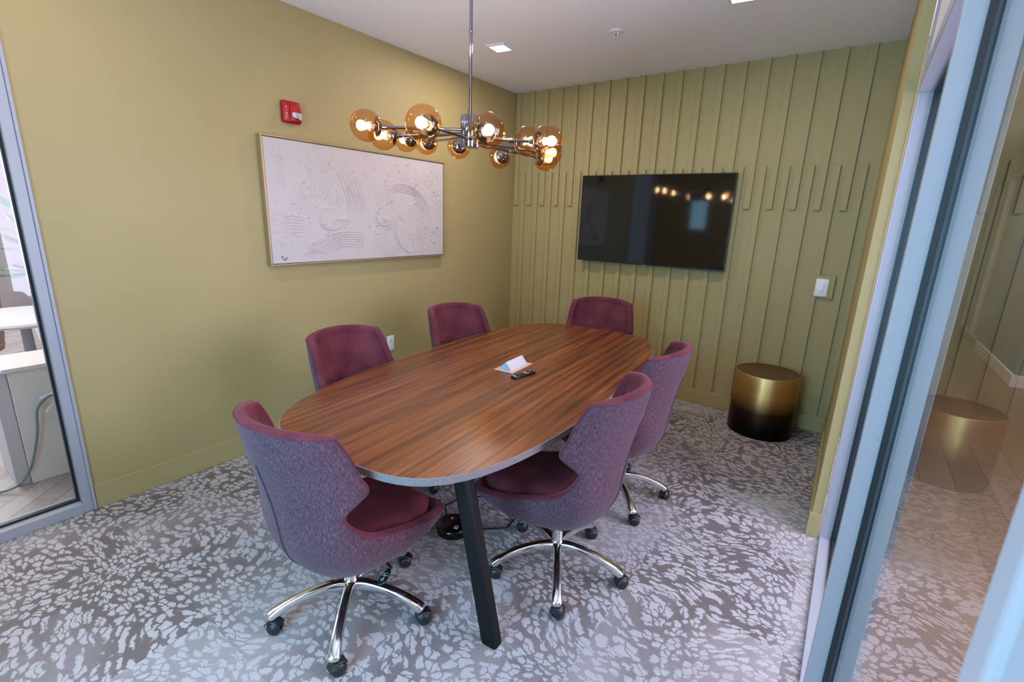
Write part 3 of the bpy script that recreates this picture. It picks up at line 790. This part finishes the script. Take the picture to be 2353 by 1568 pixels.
# ------------------------------------------------------------------ artwork
AY0, AY1, AZ0, AZ1 = -2.655, -1.088, 1.203, 1.980
art = thing('wall_art', 'white textured relief painting in a thin champagne frame', 'painting', (0.0, (AY0 + AY1) / 2, (AZ0 + AZ1) / 2))
hw_, hh_ = (AY1 - AY0) / 2, (AZ1 - AZ0) / 2; fw_ = 0.009
bm = bmesh.new()
for a, b in (((0.002, -hw_, -hh_), (0.046, hw_, -hh_ + fw_)), ((0.002, -hw_, hh_ - fw_), (0.046, hw_, hh_)), ((0.002, -hw_, -hh_ + fw_), (0.046, -hw_ + fw_, hh_ - fw_)), ((0.002, hw_ - fw_, -hh_ + fw_), (0.046, hw_, hh_ - fw_))):
    box(bm, a, b, 0.0012, 1)
new_obj('frame', bm, ARTFRAME, art)
bm = bmesh.new(); box(bm, (0.004, -hw_ + fw_ + 0.003, -hh_ + fw_ + 0.003), (0.040, hw_ - fw_ - 0.003, hh_ - fw_ - 0.003), 0.002, 1)
# raised strokes: combed bands, rings, drips (u, v run 0..1 over the canvas, v from the top)
def uv(u, v, d=0.0405): return (d, -hw_ + 2 * hw_ * u, hh_ - 2 * hh_ * v)
def ridge(pts, r=0.004):
    r *= 1.35
    P = catmull(pts, max(8, 6 * len(pts))); q = [uv(a, b) for a, b in P]
    n_ = len(q); tube(bm, q, [r * (0.35 + 0.65 * math.sin(PI * min(max((k + 0.5) / n_, 0.08), 0.92))) for k in range(n_)], 6)
for k in range(6):      # combed vertical sweep
    o_ = k * 0.019; ridge([(0.33 + o_, 0.24), (0.355 + o_, 0.35), (0.375 + o_ * 0.9, 0.48), (0.38 + o_ * 0.9, 0.60)], 0.0032)
for k in range(7):      # combed arch lower left
    o_ = k * 0.021; ridge([(0.135 + k * 0.012, 0.93 - k * 0.006), (0.22 + k * 0.006, 0.80 + o_ * 0.9), (0.33, 0.735 + o_), (0.45, 0.735 + o_ * 1.1)], 0.003)
for k in range(5):      # big arch on the right
    o_ = k * 0.017; ridge([(0.575 + o_, 0.36), (0.66, 0.27 + o_), (0.77, 0.29 + o_), (0.86 - o_, 0.42), (0.885 - o_, 0.58), (0.855 - o_, 0.70)], 0.003)
for k in range(2): ridge([(0.66 + k * 0.012, 0.55), (0.635 + k * 0.012, 0.70), (0.66 + k * 0.012, 0.84), (0.74, 0.945), (0.785, 0.90)], 0.0038)
for (cu_, cv_, ru, rv, a0, a1) in ((0.265, 0.62, 0.035, 0.09, 60, 330), (0.29, 0.64, 0.05, 0.07, 200, 380), (0.555, 0.575, 0.025, 0.075, 40, 330), (0.575, 0.59, 0.045, 0.08, 210, 350), (0.845, 0.47, 0.016, 0.045, 20, 330), (0.70, 0.58, 0.014, 0.04, 120, 340), (0.79, 0.47, 0.02, 0.03, 30, 180), (0.91, 0.36, 0.02, 0.05, -80, 120), (0.135, 0.71, 0.03, 0.06, 100, 300), (0.94, 0.72, 0.02, 0.04, 0, 300)):
    ridge([(cu_ + ru * math.cos(math.radians(a0 + (a1 - a0) * q / 6)), cv_ - rv * math.sin(math.radians(a0 + (a1 - a0) * q / 6))) for q in range(7)], 0.0042)
for k in range(5): ridge([(0.565 + k * 0.006, 0.60 + k * 0.022), (0.60, 0.625 + k * 0.02), (0.635, 0.61 + k * 0.022)], 0.0038)
for k in range(4): ridge([(0.29 + k * 0.02, 0.67 + k * 0.004), (0.31 + k * 0.02, 0.62), (0.335 + k * 0.015, 0.645)], 0.0035)
for u, v0, v1 in ((0.79, 0.66, 0.80), (0.755, 0.80, 0.91), (0.77, 0.90, 0.985), (0.81, 0.72, 0.84), (0.83, 0.82, 0.93)): ridge([(u, v0), (u + 0.006, (v0 + v1) / 2), (u + 0.01, v1)], 0.0036)
for k in range(6): ridge([(0.06, 0.62 + k * 0.022), (0.11, 0.60 + k * 0.026), (0.16, 0.62 + k * 0.022)], 0.0024)
rr = random.Random(3)
for k in range(120):
    u, v = rr.uniform(0.03, 0.97), rr.uniform(0.05, 0.95); a = rr.uniform(0, 6.28); l = rr.uniform(0.004, 0.013)
    ridge([(u, v), (u + l * math.cos(a), v + 2 * l * math.sin(a)), (u + 1.6 * l * math.cos(a + 0.7), v + 3.2 * l * math.sin(a + 0.7))], rr.uniform(0.002, 0.004))
cv = new_obj('canvas', bm, CANVAS, art, smooth=True)
bm = bmesh.new()
for P in ([(0.043, 0.925), (0.056, 0.930)], [(0.047, 0.925), (0.050, 0.95), (0.058, 0.955)], [(0.058, 0.94), (0.062, 0.965), (0.068, 0.935)], [(0.066, 0.945), (0.072, 0.94)]):
    tube(bm, [uv(a, b, 0.041) for a, b in P], 0.0016, 6)
new_obj('signature', bm, INK, cv)

# ------------------------------------------------------------------ fire alarm strobe
fa = thing('fire_alarm', 'red fire alarm strobe high on the olive wall', 'fire alarm', (0.0, -2.432, 2.132))
bm = bmesh.new(); box(bm, (-0.004, -0.060, -0.064), (0.036, 0.060, 0.064), 0.014, 4); box(bm, (0.030, -0.018, -0.055), (0.046, 0.054, 0.058), 0.007, 3); new_obj('housing', bm, RED, fa, smooth=True)
bm = bmesh.new(); box(bm, (0.044, -0.014, -0.034), (0.066, 0.048, -0.002), 0.007, 2); box(bm, (0.060, -0.006, -0.038), (0.072, 0.020, -0.004), 0.004, 2); box(bm, (0.060, 0.022, -0.044), (0.070, 0.044, -0.012), 0.004, 2)
new_obj('strobe_lens', bm, LENS, fa)
bm = text_mesh('F\nI\nR\nE', 0.019, 0.0006, 0.95)
bmesh.ops.transform(bm, matrix=Matrix.Translation((0.0368, -0.040, -0.004)) @ Matrix(((0, 0, 1), (1, 0, 0), (0, 1, 0))).to_4x4(), verts=bm.verts)
new_obj('lettering', bm, PINKWHITE, fa)

# ------------------------------------------------------------------ outlet and switch
ot = thing('wall_outlet', 'white double wall outlet low on the olive wall behind a chair', 'outlet', (0.0, -1.690, 0.508))
new_obj('plate', B((0, -0.036, -0.064), (0.007, 0.036, 0.064), 0.003), WHITEPL, ot, smooth=True)
for s in (-1, 1):
    bm = bmesh.new(); lathe(bm, [(0, 0.0085), (0.0155, 0.0085), (0.017, 0.007), (0.017, 0.005)], 24, Matrix.Translation((0, 0, s * 0.026)) @ Matrix.Rotation(PI / 2, 4, 'Y'))
    so = new_obj('socket', bm, WHITEPL, ot)
    bm = bmesh.new()
    for y, z in ((-0.006, 0.004), (0.006, 0.004), (0, -0.007)): box(bm, (0.0082, y - 0.0013, s * 0.026 + z - 0.004), (0.0090, y + 0.0013, s * 0.026 + z + 0.004))
    new_obj('slot', bm, DARKSLOT, so)
sw = thing('light_switch', 'white rocker light switch on the battened wall above the drum table', 'switch', (2.848, -0.021, 1.124))
new_obj('plate', B((-0.041, -0.008, -0.065), (0.041, 0, 0.065), 0.003), WHITEPL, sw, smooth=True)
bm = bmesh.new(); box(bm, (-0.0165, -0.0105, -0.033), (0.0165, -0.006, 0.033), 0.0015); new_obj('rocker_frame', bm, WHITEPL, sw)
bm = bmesh.new(); box(bm, (-0.0115, -0.0150, -0.026), (0.0115, -0.008, 0.006), 0.002); box(bm, (-0.0115, -0.0125, 0.006), (0.0115, -0.008, 0.028), 0.002); new_obj('rocker', bm, WHITEPL, sw)

# ------------------------------------------------------------------ ceiling fittings
def downlight(x, y, label):
    d = thing('recessed_downlight', label, 'ceiling light', (x, y, H), 0.10, 'square downlights in the ceiling')
    bm = bmesh.new(); s, q = 0.078, 0.060
    rings = [[(a * k, b * k, z) for a, b in ((-1, -1), (1, -1), (1, 1), (-1, 1))] for k, z in ((s, 0.0), (s, -0.004), (q + 0.004, -0.012), (q, -0.012), (q, -0.004))]
    V = [[bm.verts.new(p) for p in r] for r in rings]
    for a, b in zip(V, V[1:]):
        for k in range(4): bm.faces.new([a[k], a[(k + 1) % 4], b[(k + 1) % 4], b[k]])
    new_obj('trim', bm, WHITEPL, d)
    bm = bmesh.new(); box(bm, (-q + 0.001, -q + 0.001, -0.0095), (q - 0.001, q - 0.001, -0.005), 0.002, 1); new_obj('diffuser', bm, DIFF, d)
downlight(0.664, -1.160, 'square lit downlight in the ceiling beside the chandelier rod')
downlight(2.290, -1.175, 'square lit downlight at the upper edge of the photo, right of the sprinkler')
sp = thing('ceiling_sprinkler', 'small white fire sprinkler in the ceiling', 'sprinkler', (1.505, -1.035, H))
bm = bmesh.new(); lathe(bm, [(0, -0.002), (0.018, -0.002), (0.026, -0.010), (0.040, -0.006), (0.043, 0)], 32); new_obj('escutcheon', bm, WHITEPL, sp, smooth=True)
bm = bmesh.new(); lathe(bm, [(0, -0.012), (0.003, -0.012), (0.003, -0.030), (0, -0.030)], 10); new_obj('glass_bulb', bm, RED, sp)
bm = bmesh.new(); tube(bm, [(0.012, 0, -0.006), (0.012, 0, -0.026), (0.003, 0, -0.036)], 0.0025, 8); tube(bm, [(-0.012, 0, -0.006), (-0.012, 0, -0.026), (-0.003, 0, -0.036)], 0.0025, 8); lathe(bm, [(0, -0.034), (0.014, -0.036), (0.014, -0.038), (0, -0.038)], 20)
new_obj('deflector', bm, WHITEPL, sp, smooth=True)

# ------------------------------------------------------------------ chandelier
HX, HY = 1.44, -2.40
cz = thing('chandelier', 'chrome chandelier of twelve amber glass globes over the table', 'chandelier', (HX, HY, H))
def cl(p): return Vector((p[0] - HX, p[1] - HY, p[2] - H))
bm = bmesh.new(); lathe(bm, [(0, -0.028), (0.055, -0.026), (0.062, -0.018), (0.062, 0)], 32); new_obj('canopy', bm, SMOKE, cz, smooth=True)
bm = bmesh.new(); tube(bm, [(0, 0, -0.02), (0, 0, 2.035 - H)], 0.0075, 16); lathe(bm, [(0.0075, 2.035 - H), (0.010, 2.034 - H), (0.010, 1.998 - H), (0, 1.998 - H)], 16); lathe(bm, [(0.0078, 2.36 - H), (0.0092, 2.358 - H), (0.0092, 2.348 - H), (0.0078, 2.346 - H)], 16)
new_obj('rod', bm, SMOKE, cz, smooth=True)
bm = bmesh.new(); nf = 96; zb, zt_ = 1.862 - H, 2.003 - H; Rr = []
for z, k in ((zb, 0.93), (zb + 0.004, 1.0), (zt_ - 0.004, 1.0), (zt_, 0.93)):
    Rr.append([bm.verts.new(((0.0415 + 0.0016 * math.cos(q * 2 * PI * 24 / nf)) * k * math.cos(2 * PI * q / nf), (0.0415 + 0.0016 * math.cos(q * 2 * PI * 24 / nf)) * k * math.sin(2 * PI * q / nf), z)) for q in range(nf)])
for a, b in zip(Rr, Rr[1:]):
    for q in range(nf): bm.faces.new([a[q], a[(q + 1) % nf], b[(q + 1) % nf], b[q]])
bm.faces.new(Rr[0][::-1]); bm.faces.new(Rr[-1]); new_obj('hub', bm, SMOKE, cz, smooth=True)
GR = 0.0665
GL = [ # globe centre, arm height at the hub, joint (or None)
    ((1.226, -2.827, 1.907), 1.940, None), ((1.165, -2.685, 1.894), 1.925, None), ((0.943, -2.345, 1.937), 1.930, None), ((0.905, -2.156, 1.947), 1.912, None),
    ((1.641, -2.898, 1.873), 1.900, None), ((1.033, -2.020, 1.935), 1.905, None), ((1.788, -2.703, 1.869), 1.895, None), ((1.198, -1.843, 1.894), 1.890, (1.545, -2.05, 1.897)),
    ((1.690, -2.283, 1.894), 1.915, None), ((1.866, -2.394, 1.869), 1.905, None), ((1.703, -2.115, 1.866), 1.890, None), ((1.570, -1.925, 1.864), 1.885, None)]
LIGHTS = []
for p, za, jt in GL:
    P = cl(p); h0 = cl((HX, HY, za))
    src = cl(jt) if jt else h0
    d = (P - src); d.z *= 0.35 if not jt else 1.0; d.normalize()
    e = P - d * (GR + 0.008)                       # end of the arm, at the neck of the globe
    dn = (e - (cl(jt) if jt else h0)).normalized()
    bm = bmesh.new()
    st = h0 + Vector((e.x - h0.x, e.y - h0.y, 0)).normalized() * 0.03
    if jt:
        st = h0 + Vector((cl(jt).x, cl(jt).y, 0)).normalized() * 0.03
        tube(bm, [st, cl(jt)], 0.0065, 12); tube(bm, [cl(jt), e], 0.0065, 12)
        lathe(bm, sphere_prof(0.009, 0, -90, 90, 8), 12, Matrix.Translation(cl(jt)))
    else: tube(bm, [st, e], 0.0065, 12)
    arm = new_obj('arm', bm, SMOKE, cz, smooth=True)
    bm = bmesh.new()
    M = align(e, d)
    lathe(bm, [(0, -0.012), (0.0105, -0.012), (0.0105, 0.004), (0.012, 0.006), (0.012, 0.010), (0.030, 0.016), (0.0385, 0.024), (0.0415, 0.030), (0.0385, 0.031), (0.020, 0.016), (0.014, 0.016), (0.014, 0.052), (0.011, 0.056), (0, 0.056)], 28, M)
    new_obj('socket_cap', bm, SMOKE, arm, smooth=True)
    bm = bmesh.new(); lathe(bm, sphere_prof(GR, 0, -62, 90, 26), 40, align(P, d)); g = new_obj('globe', bm, AMBER, cz, smooth='all'); g['label'] = 'amber glass globe'
    bc = P + d * 0.018
    bm = bmesh.new(); lathe(bm, [(0, -0.034), (0.010, -0.034), (0.011, -0.024), (0.016, -0.014), (0.0205, -0.002), (0.0212, 0.006), (0.018, 0.015), (0.010, 0.0205), (0, 0.022)], 20, align(bc, d)); new_obj('bulb', bm, BULB, g, smooth='all')
    LIGHTS.append(P + d * 0.018 + Vector((HX, HY, H)))

# ------------------------------------------------------------------ seen through the left glass
cb = thing('storage_cabinet', 'low white cabinet standing beyond the left glass', 'cabinet', (-0.60, -3.88, -0.004))
new_obj('body', B((-0.28, 0.06, 0.0), (0.04, 1.0, 0.66), 0.004), CABINET, cb); new_obj('worktop', B((-0.30, 0.04, 0.66), (0.06, 1.02, 0.684), 0.003), CABINET, cb)
new_obj('end_panel', B((-0.30, 0.0, 0.0), (0.02, 0.058, 0.66), 0.003), LOBBYWALL, cb)
new_obj('plug_plate', B((0.040, 0.215, 0.45), (0.046, 0.29, 0.55), 0.002), WHITEPL, cb)
bm = bmesh.new(); tube(bm, catmull([(-0.52, -3.635, 0.495), (-0.50, -3.69, 0.500), (-0.50, -3.745, 0.44), (-0.51, -3.765, 0.30), (-0.52, -3.815, 0.12), (-0.53, -3.875, 0.03), (-0.56, -3.95, 0.006), (-0.68, -4.05, 0.004)], 40), 0.0065, 10)
tube(bm, [(-0.552, -3.63, 0.495), (-0.505, -3.665, 0.499)], 0.014, 12)
tag(new_obj('extension_cord', bm, CORD, smooth='all'), 'thick grey cord hanging from a plug on the white cabinet', 'cord')
lt = thing('lobby_table', 'round white pedestal table far beyond the left glass', 'table', (-1.95, -3.50, -0.004))
bm = bmesh.new(); lathe(bm, [(0, 0.70), (0.42, 0.70), (0.43, 0.715), (0.42, 0.73), (0, 0.73)], 40); new_obj('tabletop', bm, STONE, lt, smooth=True)
bm = bmesh.new(); lathe(bm, [(0, 0), (0.24, 0), (0.24, 0.012), (0.04, 0.03), (0.03, 0.7), (0, 0.7)], 28); new_obj('pedestal', bm, WHITEFRAME, lt, smooth=True)
def lounge(x, y, rz, label):
    c = thing('lounge_chair', label, 'chair', (x, y, -0.004), rz)
    bm = bmesh.new(); rg = []
    for z, k in ((0.36, 0.86), (0.55, 0.95), (0.80, 1.0), (0.90, 0.99), (0.91, 0.96), (0.90, 0.92), (0.55, 0.86), (0.40, 0.80)):
        rg.append([bm.verts.new((0.30 * k * math.cos(math.radians(200 + 140 * q / 16)), 0.30 * k * math.sin(math.radians(200 + 140 * q / 16)), z)) for q in range(17)])
    for a, b in zip(rg, rg[1:]):
        for q in range(16): bm.faces.new([a[q], a[q + 1], b[q + 1], b[q]])
    new_obj('backrest', bm, ROSE, c, smooth='all')
    bm = bmesh.new(); lathe(bm, [(0, 0.36), (0.25, 0.36), (0.27, 0.40), (0.25, 0.46), (0, 0.47)], 28); new_obj('seat', bm, ROSE, c, smooth=True)
    for k in range(4):
        a = PI / 4 + k * PI / 2; bm = bmesh.new(); tube(bm, [(0.17 * math.cos(a), 0.17 * math.sin(a), 0.37), (0.24 * math.cos(a), 0.24 * math.sin(a), 0)], [0.014, 0.010], 10); new_obj('leg', bm, DARKWOOD, c, smooth=True)
lounge(-1.30, -3.14, 1.2, 'rose tub chair beside the lobby table, nearest the window frame')
lounge(-2.66, -3.80, 3.4, 'rose tub chair behind the lobby table, at the photo edge')
pp = thing('potted_plant', 'leafy green potted plant beyond the left glass', 'plant', (-3.2, -3.05, -0.004))
bm = bmesh.new(); lathe(bm, [(0, 0), (0.15, 0), (0.20, 0.42), (0.18, 0.42), (0.17, 0.36), (0, 0.36)], 28); new_obj('pot', bm, STONE, pp, smooth=True)
bm = bmesh.new(); tube(bm, [(0, 0, 0.36), (0.02, 0.0, 0.7), (0, 0.02, 1.15)], [0.02, 0.016, 0.01], 8); new_obj('stem', bm, DARKWOOD, pp, smooth=True)
bm = bmesh.new(); rl = random.Random(5)
for k in range(70):
    a, e_, r0 = rl.uniform(0, 6.28), rl.uniform(-0.3, 1.2), rl.uniform(0.05, 0.30)
    d = Vector((math.cos(a) * math.cos(e_), math.sin(a) * math.cos(e_), math.sin(e_))); b0 = Vector((0, 0, rl.uniform(0.85, 1.3))) + d * r0
    x, y = frame_z(d); L_ = rl.uniform(0.12, 0.2); w_ = L_ * 0.55
    pts = [b0, b0 + d * L_ * 0.4 + x * w_, b0 + d * L_, b0 + d * L_ * 0.4 - x * w_]; mid = b0 + d * L_ * 0.45 - y * 0.012
    vs = [bm.verts.new(q) for q in pts]; mv = bm.verts.new(mid)
    for q in range(4): bm.faces.new([vs[q], vs[(q + 1) % 4], mv])
lf = new_obj('foliage', bm, LEAF, pp)

# ------------------------------------------------------------------ light
def area(name, loc, aim, sx, sy, power, col):
    l = bpy.data.lights.new(name, 'AREA'); l.shape = 'RECTANGLE'; l.size = sx; l.size_y = sy; l.energy = power; l.color = col
    o = bpy.data.objects.new(name, l); COL.objects.link(o); o.location = loc
    o.rotation_euler = (Vector(aim) - Vector(loc)).to_track_quat('-Z', 'Y').to_euler(); return o
def point(name, loc, power, col, r=0.03):
    l = bpy.data.lights.new(name, 'POINT'); l.energy = power; l.color = col; l.shadow_soft_size = r
    o = bpy.data.objects.new(name, l); COL.objects.link(o); o.location = loc; return o
DAY = (0.30, 0.68, 1.0)
area('daylight_front_window', (2.05, -5.30, 1.30), (1.9, 0, 0.8), 1.1, 2.2, 90, DAY)
area('corridor_fill_light', (4.96, -2.05, 1.5), (0, -2.9, 1.3), 2.0, 2.2, 130, (0.80, 0.72, 1.0))  # added unseen fill, brightens and tints the left wall through the glass
area('daylight_small_window', (0.75, -5.2, 1.70), (1.2, 0, 1.4), 0.30, 0.50, 1.2, DAY)
area('daylight_lobby_window', (-6.6, -5.0, 1.6), (0, -4.2, 1.0), 2.6, 2.2, 190, (0.95, 0.93, 1.0))
area('lobby_ceiling_light', (-1.9, -4.0, 2.75), (-1.9, -4.0, 0), 2.0, 2.5, 60, (1.0, 0.95, 0.94))
area('corridor_ceiling_light', (4.1, 1.8, 2.72), (4.1, 1.8, 0), 0.6, 5.0, 60, (1.0, 0.92, 0.82))
area('corridor_ceiling_light_near', (4.1, -4.0, 2.72), (4.1, -3.2, 0), 0.6, 2.5, 34, (1.0, 0.84, 0.76))
for k, p in enumerate(LIGHTS): point('bulb_light', p, 9.0, (1.0, 0.81, 0.66), 0.022)
for x, y, e in ((0.664, -1.160, 11), (2.290, -1.175, 6), (0.664, -3.7, 5), (2.285, -3.7, 5)):
    area('downlight_lamp', (x, y, H - 0.016), (x, y, 0), 0.11, 0.11, e, (1.0, 0.86, 0.80))
downlight(0.664, -3.70, 'square lit downlight in the ceiling over the near end of the room, left'); downlight(2.285, -3.70, 'square lit downlight in the ceiling over the near end of the room, right')

w = bpy.data.worlds.new('sky'); SC.world = w; w.use_nodes = True
bg = w.node_tree.nodes['Background']; bg.inputs[0].default_value = (0.62, 0.80, 1.0, 1); bg.inputs[1].default_value = 0.8

# ------------------------------------------------------------------ camera
cam = bpy.data.cameras.new('camera'); co = bpy.data.objects.new('camera', cam); COL.objects.link(co)
Rv = Vector((0.81403971, 0.57980595, 0.03412341)); Uv = Vector((-0.17208088, 0.18465163, 0.96762180)); Fv = Vector((-0.55473194, 0.79355460, -0.25008728))
M = Matrix((Rv, Uv, -Fv)).transposed().to_4x4(); M.translation = Vector((3.017686, -4.251051, 1.551146)); co.matrix_world = M
cam.sensor_width = 36; cam.sensor_fit = 'HORIZONTAL'; cam.lens = 1100.303 / 2353 * 36; cam.clip_start = 0.02
cam.dof.use_dof = True; cam.dof.focus_distance = 2.4; cam.dof.aperture_fstop = 6.3
SC.camera = co

SC.view_settings.view_transform = 'Standard'; SC.view_settings.look = 'None'; SC.view_settings.gamma = 1.0
SC.view_settings.exposure = 0.38; SC.view_settings.use_curve_mapping = False
cy = SC.cycles
cy.use_denoising = True; cy.max_bounces = 12; cy.diffuse_bounces = 5; cy.glossy_bounces = 6; cy.transparent_max_bounces = 24; cy.transmission_bounces = 6
cy.caustics_reflective = False; cy.caustics_refractive = False; cy.sample_clamp_indirect = 6
